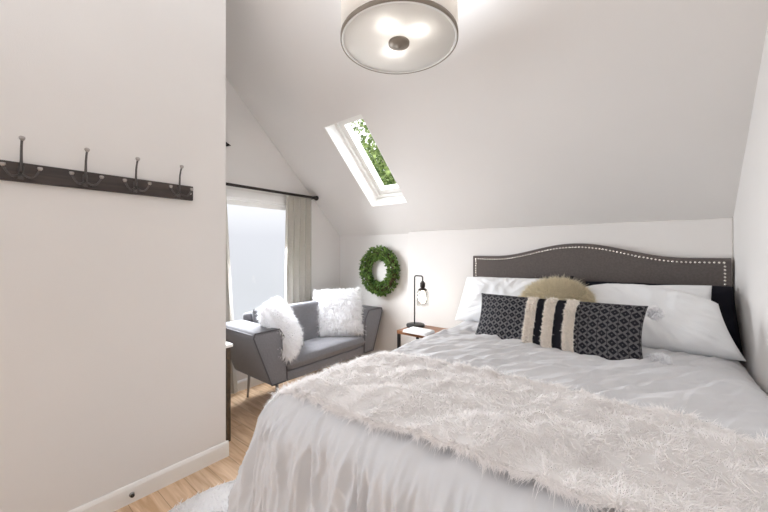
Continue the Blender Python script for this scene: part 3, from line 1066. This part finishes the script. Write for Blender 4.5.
# backrest: frame panel and cushion
mb = MB()
sec = []
bm_ = MB(); box(bm_, (0, 0, 0), (0.10, SY1 - SY0 - .16, 0.50), 0.03, Matrix.Rotation(S_(-5), 3, 'Y'), 3)
bm_.v = [v + np.array((SXB + .075, cy, 0.50)) for v in bm_.v]
rel(bm_, sofa).build('backrest', M['sofa'], sofa)
mb = MB()
R_ = orient(0, S_(12))
pillow_mesh(mb, R_, (SXB + .205, cy, 0.595), SY1 - SY0 - .20, 0.40, 0.17, n=50, pinch=0.01, wr=0.003, seed=105, pw=0.25, ex=12)
rel(mb, sofa).build('back_cushion', M['sofa'], sofa)
for x, y in ((SXB + .09, SY0 + .11), (SXB + .09, SY1 - .11), (SXF - .10, SY0 + .11), (SXF - .10, SY1 - .11)):
    mb = MB()
    sx = 0.02 if x > -2.5 else -0.015
    tube(mb, [(x, y, 0.27), (x + sx, y + (-.012 if y < 2 else .012), 0.0)], [0.013, 0.009], 12)
    rel(mb, sofa).build('leg', M['steel'], sofa)

furry('fluffy_cushion', M['furwhite'], None, orient(S_(-40), S_(18), S_(2)), (-2.515, 2.40, 0.672), 0.45, 0.45, 0.16, 9000, 0.040, 0.0055,
      'square fluffy white cushion at the far end of the sofa, facing the room', 'cushion', 'fluffy white cushions on the sofa', droop=0.35, seed=111, pinch=0.02, pw=0.45)
furry('fluffy_cushion', M['furwhite'], None, orient(S_(46), S_(26), S_(0)), (-2.47, 1.685, 0.655), 0.45, 0.45, 0.16, 9000, 0.040, 0.0055,
      'fluffy white cushion slumped against the near arm of the sofa', 'cushion', 'fluffy white cushions on the sofa', droop=0.35, seed=117, pinch=0.02, pw=0.45)

# ------------------------------------------------------------------ side table behind the partition
st = empty('side_table', (-2.43, 0.955, 0), 'small white-topped side table with dark legs beside the near sofa arm, mostly behind the partition', 'side table')
mb = MB(); box(mb, (-2.43, 0.955, 0.655), (0.38, 0.38, 0.022), 0.004); rel(mb, st).build('table_top', M['whitetop'], st, smooth=False)
for x in (-2.60, -2.265):
    for y in (0.785, 1.12):
        mb = MB(); box(mb, (x, y, 0.322), (0.028, 0.028, 0.644), 0.003); rel(mb, st).build('leg', M['legwood'], st, smooth=False)
mb = MB()
for a_, b2 in (((-2.60, .785, .63), (-2.265, .785, .63)), ((-2.60, 1.12, .63), (-2.265, 1.12, .63)), ((-2.60, .785, .63), (-2.60, 1.12, .63)), ((-2.265, .785, .63), (-2.265, 1.12, .63))):
    bar(mb, a_, b2, 0.02)
rel(mb, st).build('apron', M['legwood'], st, smooth=False)

# ------------------------------------------------------------------ nightstand and lamp
ns = empty('nightstand', (-1.555, 2.55, 0), 'narrow nightstand with a brown wood top and black metal legs beside the bed', 'nightstand')
NX0, NX1, NY0, NY1, NZ = -1.77, -1.335, 2.39, 2.72, 0.60
mb = MB(); box(mb, ((NX0 + NX1) / 2, (NY0 + NY1) / 2, NZ - 0.016), (NX1 - NX0, NY1 - NY0, 0.032), 0.003)
rel(mb, ns).build('table_top', M['nightwood'], ns, smooth=False)
for x in (NX0 + .014, NX1 - .014):
    for y in (NY0 + .014, NY1 - .014):
        mb = MB(); box(mb, (x, y, (NZ - .032) / 2), (0.024, 0.024, NZ - .032), 0.002)
        rel(mb, ns).build('leg', M['blackmetal'], ns, smooth=False)
for y in (NY0 + .014, NY1 - .014):
    mb = MB()
    bar(mb, (NX0 + .02, y, 0.12), (NX1 - .02, y, 0.12), 0.018)
    rel(mb, ns).build('stretcher', M['blackmetal'], ns, smooth=False)

LX, LY = -1.715, 2.60
tl = empty('table_lamp', (LX, LY, NZ), 'lit black metal table lamp with a clear glass jar shade on the nightstand', 'table lamp')
mb = MB(); lathe(mb, [(0.0001, 0), (0.082, 0), (0.085, 0.004), (0.085, 0.020), (0.081, 0.025), (0.02, 0.027), (0.0001, 0.027)], (0.005, 0, 0.001), 40); mb.build('lamp_base', M['blackmetal'], tl)
pp = [(-0.005, 0, 0.02), (-0.005, 0, 0.25), (-0.005, 0, 0.452)]
for t in np.linspace(0, PI / 2, 6):
    pp.append((-0.005 + 0.02 * (1 - math.cos(t)), 0, 0.452 + 0.02 * math.sin(t)))
for t in np.linspace(0, PI / 2, 6):
    pp.append((0.065 + 0.018 * math.sin(t), 0, 0.454 + 0.018 * math.cos(t)))
pp.append((0.083, 0, 0.418))
mb = MB(); tube(mb, pp, 0.0062, 10); mb.build('lamp_pole', M['blackmetal'], tl)
mb = MB(); lathe(mb, [(0.0001, 0.425), (0.012, 0.425), (0.014, 0.415), (0.023, 0.412), (0.024, 0.375), (0.020, 0.372), (0.020, 0.360), (0.030, 0.358), (0.040, 0.348), (0.041, 0.343), (0.0001, 0.343)], (0.083, 0, 0), 28)
sock = mb.build('lamp_socket', M['darkmetal'], tl)
mb = MB(); lathe(mb, [(0.037, 0.343), (0.052, 0.330), (0.055, 0.315), (0.055, 0.205), (0.0525, 0.205), (0.0525, 0.315), (0.050, 0.328), (0.035, 0.341)], (0.083, 0, 0), 40, close=True)
mb.build('lamp_shade', M['jar'], tl)['label'] = 'clear glass jar shade'
mb = MB(); lathe(mb, [(0.0001, 0.342), (0.012, 0.342), (0.014, 0.325), (0.024, 0.295), (0.029, 0.270), (0.026, 0.245), (0.014, 0.228), (0.0001, 0.224)], (0.083, 0, 0), 20)
mb.build('light_bulb', M['edison'], tl)['label'] = 'glowing warm bulb'

# ------------------------------------------------------------------ wreath
wc = (-2.325, KY - 0.055, 1.082)
wr_ = empty('wreath', wc, 'round green boxwood wreath hanging on the back wall above the sofa end', 'wreath')
mb = MB()
a = np.linspace(0, 2 * PI, 48, endpoint=True)
tube(mb, [(0.195 * math.cos(t), 0.01, 0.195 * math.sin(t)) for t in a], 0.031, 8, False)
mb.build('wreath_base', M['twig'], wr_)
mb = MB()
n = 2600
ph = RNG.uniform(0, 2 * PI, n); ta = RNG.uniform(0, 2 * PI, n); tr = 0.026 + 0.034 * np.sqrt(RNG.random(n))
cr_ = np.stack([np.cos(ph), 0 * ph, np.sin(ph)], -1)
yv = np.array((0, -1.0, 0))
off = cr_ * np.cos(ta)[:, None] + yv * np.sin(ta)[:, None]
pos = cr_ * 0.197 + off * tr[:, None]
pos[:, 1] = np.minimum(pos[:, 1], 0.035)
tang = np.stack([-np.sin(ph), 0 * ph, np.cos(ph)], -1)
D = off * 0.7 + tang * 0.6 + RNG.normal(size=(n, 3)) * 0.45
D[:, 1] = np.where(pos[:, 1] > 0.0, -np.abs(D[:, 1]), D[:, 1])
D /= np.linalg.norm(D, axis=1)[:, None]
sd = np.cross(D, RNG.normal(size=(n, 3))); sd /= np.linalg.norm(sd, axis=1)[:, None]
nn = np.cross(D, sd)
ll = RNG.uniform(0.026, 0.046, n)[:, None]; ww = ll * 0.27
V = np.stack([pos, pos + D * ll * .45 + sd * ww + nn * ll * .06, pos + D * ll, pos + D * ll * .45 - sd * ww + nn * ll * .06, pos + D * ll * .5], 1)
V[..., 1] = np.minimum(V[..., 1], 0.05)
F = []
for b_ in range(0, n * 5, 5):
    F += [(b_, b_ + 1, b_ + 4), (b_ + 1, b_ + 2, b_ + 4), (b_ + 2, b_ + 3, b_ + 4), (b_ + 3, b_, b_ + 4)]
mb.add(V.reshape(-1, 3), F)
mb.build('wreath_leaves', M['boxwood'], wr_, smooth=False)

# ------------------------------------------------------------------ coat rack on the partition
rk = empty('coat_rack', (WX_P, 0.3, 1.635), 'dark wooden coat rack with pewter triple hooks on the white partition wall', 'coat rack')
mb = MB(); box(mb, (WX_P + 0.0095, 0.335, 1.635), (0.019, 0.99, 0.082), 0.003); rel(mb, rk).build('rack_board', M['rackwood'], rk, smooth=False)
for y in (-0.055, 0.146, 0.352, 0.548, 0.752):
    x0 = WX_P + 0.020
    mb = MB()
    box(mb, (x0 + 0.003, y, 1.632), (0.006, 0.018, 0.056), 0.002)
    pts = [(x0 + .004, y, 1.625), (x0 + .012, y, 1.645), (x0 + .014, y, 1.68), (x0 + .018, y, 1.72), (x0 + .028, y, 1.745), (x0 + .040, y, 1.765)]
    tube(mb, pts, [0.006, 0.0055, 0.005, 0.0045, 0.0042, 0.0042], 8)
    for s in (-1, 1):
        q = [(x0 + .004, y, 1.628)]
        for t in np.linspace(0.1, 1, 9):
            q.append((x0 + .006 + .034 * math.sin(t * PI * .5), y + s * (0.052 * t), 1.628 - 0.020 * math.sin(t * PI * .78) + 0.030 * max(0, t - .5) * 2 * t))
        tube(mb, q, 0.0042, 8)
    hk = rel(mb, rk).build('hook', M['hookmetal'], rk)
    mb = MB(); lathe(mb, [(0.0001, -.010), (.006, -.010), (.010, -.002), (.010, .004), (.006, .008), (0.0001, .008)], (x0 + .044, y, 1.770), 14)
    rel(mb, rk).build('knob', M['knob'], hk)
    for s in (-1, 1):
        mb = MB(); lathe(mb, [(0.0001, -.008), (.005, -.008), (.009, 0), (.008, .006), (0.0001, .008)], (x0 + .041, y + s * .053, 1.652), 14)
        rel(mb, rk).build('knob', M['knob'], hk)
mb = MB(); ball(mb, (WX_P + 0.021, 0.815, 1.632), 0.006, 10, (.6, 1, 1)); rel(mb, rk).build('screw', M['knob'], rk)

# door stop on the partition baseboard
ds = empty('door_stop', (WX_P + .014, 0.535, 0.045), 'small dark door stop screwed to the partition baseboard', 'door stop')
mb = MB(); lathe(mb, [(0.0001, 0), (.012, 0), (.012, .004), (.005, .006), (.005, .012), (0.0001, .012)], (0, 0, 0), 14, 'X'); mb.build('stem', M['steel'], ds)
mb = MB(); lathe(mb, [(0.0001, .010), (.009, .010), (.010, .014), (.008, .020), (0.0001, .021)], (0, 0, 0), 14, 'X'); mb.build('rubber_tip', M['blackmetal'], ds)

# ------------------------------------------------------------------ curtain rod and curtains
RX, RZ = -2.902, 1.885
rd = empty('curtain_rod', (RX, 1.65, RZ), 'dark bronze curtain rod with a knob finial above the window', 'curtain rod')
mb = MB(); tube(mb, [(RX, 0.86, RZ), (RX, 1.6, RZ), (RX, 2.405, RZ)], 0.0135, 14); rel(mb, rd).build('rod', M['darkmetal'], rd)
for y, s in ((2.405, 1), (0.86, -1)):
    mb = MB(); lathe(mb, [(0.0001, -.004), (.015, -.004), (.015, .006), (.009, .008), (.009, .013), (.019, .020), (.022, .030), (.019, .041), (.010, .047), (0.0001, .048)][::1], (0, 0, 0), 18, 'Y')
    mb.v = [v * np.array((1.25, s, 1.25)) + np.array((RX, y - s * .008, RZ)) for v in mb.v]
    rel(mb, rd).build('finial', M['darkmetal'], rd)
for y in (0.93, 2.375):
    mb = MB(); box(mb, (WX_L + .004, y, RZ - .01), (0.008, 0.03, 0.06), 0.002)
    tube(mb, [(WX_L + .006, y, RZ - .012), (RX - .012, y, RZ - .016), (RX, y, RZ - .0135), (RX + .014, y, RZ)], 0.005, 8)
    rel(mb, rd).build('bracket', M['darkmetal'], rd)


def curtain(y0t, y1t, y0b, y1b, nf, seed, label):
    ny, nz = 140, 40
    s = np.linspace(0, 1, ny); t = np.linspace(0, 1, nz)
    ss, tt = np.meshgrid(s, t, indexing='ij')
    z = RZ + 0.006 - tt * (RZ + 0.006 - 0.02)
    y0 = y0t + (y0b - y0t) * tt; y1 = y1t + (y1b - y1t) * tt
    y = y0 + (y1 - y0) * ss
    ph = 2 * PI * nf * ss + 0.8 * gnoise(ss * 3, tt * 1.2, seed) * tt
    x = RX - 0.044 + 0.030 * np.sin(ph) * (1 - .15 * tt) + gnoise(ss * 5, tt * 2, seed + 1) * 0.006 * tt
    y = y + 0.013 * np.sin(2 * ph + 1) * (0.6 + .5 * tt)
    T = np.stack([x, y, z], -1)
    da = np.gradient(T, axis=0); db = np.gradient(T, axis=1)
    nr = np.cross(da, db); nr /= np.linalg.norm(nr, axis=-1)[..., None] + 1e-9
    mb = MB()
    V = np.concatenate([(T + nr * .001).reshape(-1, 3), (T - nr * .001).reshape(-1, 3)])
    F = grid_faces(ny, nz); k = ny * nz
    F2 = [tuple(i + k for i in q[::-1]) for q in F]
    mb.add(V, F + F2)
    c = (RX, (y0t + y1t) / 2, 0.02)
    o = mb.build('curtain', M['curtain']); root_at(o, c)
    tag(o, label, 'curtain', 'beige window curtains')
    return o


curtain(2.055, 2.385, 2.02, 2.38, 4.5, 121, 'beige curtain panel on the right of the window, hanging behind the sofa')
curtain(1.05, 1.43, 1.05, 1.535, 4.5, 127, 'beige curtain panel on the left of the window, half hidden by the partition')

# small dark ornament on the gable wall
orn = empty('wall_ornament', (WX_L + .012, 1.40, 2.255), 'dark metal arrow ornament on the gable wall, only its tip showing past the partition', 'wall ornament')
mb = MB(); tube(mb, [(WX_L + .014, 1.10, 2.255), (WX_L + .014, 1.455, 2.255)], 0.006, 8); rel(mb, orn).build('arrow_shaft', M['blackmetal'], orn)
mb = MB(); prism_mesh(mb, [(1.445, 2.232), (1.505, 2.257), (1.445, 2.284), (1.458, 2.257)], WX_L + .002, WX_L + .020, 0.002); rel(mb, orn).build('arrow_head', M['blackmetal'], orn, smooth=False)

# ------------------------------------------------------------------ ceiling light
CX, CY_, CB, CR = -0.862, 1.18, 2.203, 0.25
cl = empty('ceiling_light', (CX, CY_, CZ), 'round drum ceiling light with a cream fabric shade and frosted diffuser', 'ceiling light')
def L0(mb):
    return rel(mb, cl)
mb = MB(); lathe(mb, [(0.0001, CZ), (0.065, CZ), (0.065, CZ - .02), (0.012, CZ - .035), (0.0001, CZ - .035)], (CX, CY_, 0), 32); L0(mb).build('canopy', M['bronze'], cl)
mb = MB(); tube(mb, [(CX, CY_, CZ - .03), (CX, CY_, CB + .10), (CX, CY_, CB - .004)], 0.007, 10); L0(mb).build('stem', M['bronze'], cl)
mb = MB(); lathe(mb, [(CR, CB + .012), (CR, CB + .235), (CR - .003, CB + .235), (CR - .003, CB + .012)], (CX, CY_, 0), 96, close=True); L0(mb).build('drum_shade', M['shade'], cl)
mb = MB(); lathe(mb, [(CR + .003, CB), (CR + .003, CB + .018), (CR - .001, CB + .019), (CR - .002, CB + .001)], (CX, CY_, 0), 96, close=True); L0(mb).build('rim_band', M['bronze'], cl)
mb = MB(); lathe(mb, [(CR + .003, CB + .225), (CR + .003, CB + .240), (CR - .005, CB + .240), (CR - .005, CB + .225)], (CX, CY_, 0), 96, close=True); L0(mb).build('rim_band', M['bronze'], cl)
mb = MB(); lathe(mb, [(CR - .002, CB + .0015), (CR - .010, CB + .0015), (CR - .010, CB + .006), (CR - .002, CB + .006)], (CX, CY_, 0), 96, close=True); L0(mb).build('inner_ring', M['trim'], cl)
mb = MB(); lathe(mb, [(0.0001, CB + .006), (CR - .006, CB + .006), (CR - .006, CB + .009), (0.0001, CB + .009)], (CX, CY_, 0), 96); L0(mb).build('diffuser', M['diffuser'], cl)
mb = MB(); lathe(mb, [(0.0001, CB - .018), (.006, CB - .018), (.009, CB - .012), (.022, CB - .010), (.045, CB - .004), (.046, CB + .005), (0.0001, CB + .005)], (CX, CY_, 0), 32); L0(mb).build('finial', M['bronze'], cl)
for bx, by in ((-0.83, 1.05), (-0.735, 1.165), (-0.925, 1.225)):
    bx, by = CX + (bx - CX) * 0.95, CY_ + (by - CY_) * 0.95
    mb = MB(); ball(mb, (bx, by, CB + .052), 0.030, 16); L0(mb).build('light_bulb', M['bulb'], cl)
    mb = MB(); tube(mb, [(CX, CY_, CB + .16), (bx, by, CB + .13), (bx, by, CB + .078)], 0.012, 8); L0(mb).build('lamp_holder', M['bronze'], cl)

mb = MB(); lathe(mb, [(0.0001, CB + .165), (.205, CB + .165), (.205, CB + .170), (0.0001, CB + .170)], (CX, CY_, 0), 64); L0(mb).build('light_blocker', M['trim'], cl)  # unseen disc added to keep the bulbs' light off the ceiling

# folded cloth on the nightstand
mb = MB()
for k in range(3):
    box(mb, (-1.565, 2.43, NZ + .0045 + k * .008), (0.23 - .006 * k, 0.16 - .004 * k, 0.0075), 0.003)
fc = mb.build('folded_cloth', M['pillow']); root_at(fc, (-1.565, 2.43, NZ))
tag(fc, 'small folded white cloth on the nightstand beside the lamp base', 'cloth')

# ------------------------------------------------------------------ rug
mb = MB()
RC = (-1.545, 0.55)
def rug_r(t):
    return 1 + 0.05 * math.sin(3 * t + 1) + 0.04 * math.sin(5 * t)
def rug_pt(t, k):
    c, s = math.cos(t), math.sin(t)
    se = (abs(c) ** 3.2 + abs(s) ** 3.2) ** (-1 / 3.2)
    return RC[0] + 0.325 * c * se * k * rug_r(t), RC[1] + 0.52 * s * se * k * rug_r(t)
V = [(RC[0], RC[1], 0.018)]
ts = np.linspace(0, 2 * PI, 72, endpoint=False)
for k, z in ((0.5, .018), (0.9, .018), (1.0, 0.012), (1.0, 0.001)):
    V += [(*rug_pt(t, k), z) for t in ts]
F = [(0, 1 + j, 1 + (j + 1) % 72) for j in range(72)]
for r_ in range(3):
    F += [(1 + r_ * 72 + j, 1 + r_ * 72 + (j + 1) % 72, 1 + (r_ + 1) * 72 + (j + 1) % 72, 1 + (r_ + 1) * 72 + j) for j in range(72)]
F += [tuple(1 + 3 * 72 + j for j in range(72))[::-1]]
mb.add(V, F)
n = 12000
tt_ = RNG.uniform(0, 2 * PI, n); kk = np.sqrt(RNG.uniform(0, 1, n)) * .99
P_ = np.array([(*rug_pt(t, k), 0.014) for t, k in zip(tt_, kk)])
sw = gnoise(P_[:, 0] * 8, P_[:, 1] * 8, 131) * 6
D = np.stack([np.cos(sw), np.sin(sw), np.full(n, 0.9)], -1) + RNG.normal(size=(n, 3)) * .3
strands(mb, P_, D, RNG.uniform(.02, .036, n), 0.004, 0.25, nrm=np.tile((0, 0, 1.0), (n, 1)), clump=0.6)
rug = mb.build('rug', M['furwhite']); root_at(rug, (RC[0], RC[1], 0))
tag(rug, 'white fluffy sheepskin rug on the wood floor beside the bed foot', 'rug')

# ------------------------------------------------------------------ tree beyond the skylight
tr_ = empty('tree', (-5.4, 7.4, -3.0), 'leafy green tree outside, seen through the skylight', 'tree')
mb = MB()
tube(mb, [(0, 0, 0), (0.05, 0.02, 2.5), (-0.05, 0.05, 4.5), (0.1, 0, 6.2), (0.1, 0, 8.4)], [0.2, 0.17, 0.13, 0.08, 0.03], 10); mb.build('trunk', M['bark'], tr_)
mb = MB(); tips = []
for k in range(40):
    z0 = RNG.uniform(4.6, 8.0); t = RNG.uniform(0, 2 * PI); l = RNG.uniform(.7, 1.9)
    e1 = np.array((math.cos(t) * l, math.sin(t) * l, z0 + RNG.uniform(.1, .9)))
    tube(mb, [(0, 0, z0), e1 * .5 + np.array((0, 0, z0)) * .5 + np.array((0, 0, .1)), e1], [0.035, 0.02, 0.008], 6); tips += [e1, e1 * .6 + np.array((0, 0, z0)) * .4]
mb.build('branch', M['bark'], tr_)
tips = np.array(tips)
n = 15000
pos = tips[RNG.integers(0, len(tips), n)] + RNG.normal(size=(n, 3)) * np.array((.33, .33, .26))
D = RNG.normal(size=(n, 3)); D[:, 2] -= .5; D /= np.linalg.norm(D, axis=1)[:, None]
sd = np.cross(D, RNG.normal(size=(n, 3))); sd /= np.linalg.norm(sd, axis=1)[:, None]
nn = np.cross(D, sd); ll = RNG.uniform(.08, .15, n)[:, None]; ww = ll * .34
V = np.stack([pos, pos + D * ll * .45 + sd * ww + nn * ll * .08, pos + D * ll, pos + D * ll * .45 - sd * ww + nn * ll * .08, pos + D * ll * .5], 1)
F = []
for b_ in range(0, n * 5, 5):
    F += [(b_, b_ + 1, b_ + 4), (b_ + 1, b_ + 2, b_ + 4), (b_ + 2, b_ + 3, b_ + 4), (b_ + 3, b_, b_ + 4)]
mb = MB(); mb.add(V.reshape(-1, 3), F); mb.build('foliage', M['treeleaf'], tr_, smooth=False)

# ------------------------------------------------------------------ light
w = bpy.data.worlds.new('overcast_sky'); SC.world = w
w.use_nodes = True
N, L = w.node_tree.nodes, w.node_tree.links
bg = N['Background']
tc = N.new('ShaderNodeTexCoord'); sp = N.new('ShaderNodeSeparateXYZ'); cr = N.new('ShaderNodeValToRGB')
mr = N.new('ShaderNodeMapRange'); mr.inputs[1].default_value = -1; mr.inputs[2].default_value = 1
L.new(tc.outputs['Generated'], sp.inputs[0]); L.new(sp.outputs['Z'], mr.inputs[0]); L.new(mr.outputs[0], cr.inputs[0])
cr.color_ramp.elements[0].position = 0.45; cr.color_ramp.elements[0].color = (0.56, 0.58, 0.615, 1)
cr.color_ramp.elements[1].position = 0.52; cr.color_ramp.elements[1].color = (0.60, 0.615, 0.66, 1)
e4 = cr.color_ramp.elements.new(0.60); e4.color = (0.9, 0.91, 0.94, 1)
e3 = cr.color_ramp.elements.new(0.85); e3.color = (4, 4, 4, 1)
L.new(cr.outputs[0], bg.inputs['Color'])
bg.inputs['Strength'].default_value = 1.0


def area(name, loc, rot, sx, sy, power, col=(1, 1, 1)):
    l = bpy.data.lights.new(name, 'AREA')
    l.shape = 'RECTANGLE'; l.size = sx; l.size_y = sy; l.energy = power; l.color = col
    o = bpy.data.objects.new(name, l); COL.objects.link(o)
    o.location = loc; o.rotation_euler = rot
    return o


# added fill light at the made-up partition window behind the camera
area('fill_side_light', (WX_P + 0.01, (SWIN[0] + SWIN[1]) / 2, (SWIN[2] + SWIN[3]) / 2), (0, -PI / 2, 0), 1.35, 1.05, 14.5, (0.90, 0.985, 1.10))
# daylight through the skylight
lk = area('daylight_skylight', ORG + Vector((SW / 2, 0, 0)) + up * (SH / 2) + outn * 0.235, (0, 0, 0), SW - .1, SH - .1, 2.2, (0.93, 0.985, 1.06))
lk.rotation_euler = outn.to_track_quat('Z', 'Y').to_euler()
# added, unseen fill light behind the camera, aimed up at the flat ceiling
area('ceiling_fill_light', (-0.85, -0.75, 2.0), (PI, 0, 0), 0.9, 0.9, 9, (0.92, 0.985, 1.07))
# added fill light above the drum, brightening the ceiling in the bulbs' stead
area('fill_above_drum', (CX, CY_, CB + 0.26), (PI, 0, 0), 0.34, 0.34, 6.5, (0.94, 0.985, 1.05))
# daylight through the gable window
gw = area('daylight_gable_window', (WX_L + 0.012, 1.82, 1.25), (0, -PI / 2 + 0.55, 0), 0.9, 0.46, 33, (0.95, 0.985, 1.03))

gw.data.spread = S_(150)

# ------------------------------------------------------------------ camera
cam = bpy.data.cameras.new('camera')
cam.sensor_width = 36; cam.lens = 335 / 768 * 36
cam.shift_y = -5 / 768
cam.clip_start = 0.02
co = bpy.data.objects.new('camera', cam); COL.objects.link(co)
co.location = (0, 0, 1.3)
co.rotation_euler = (PI / 2, 0, S_(38.7))
SC.camera = co
vs = SC.view_settings
vs.view_transform = 'Standard'; vs.look = 'None'; vs.gamma = 1; vs.use_curve_mapping = False
vs.exposure = 0.45
SC.cycles.max_bounces = 16
SC.cycles.diffuse_bounces = 10
SC.cycles.transmission_bounces = 8
SC.cycles.transparent_max_bounces = 16
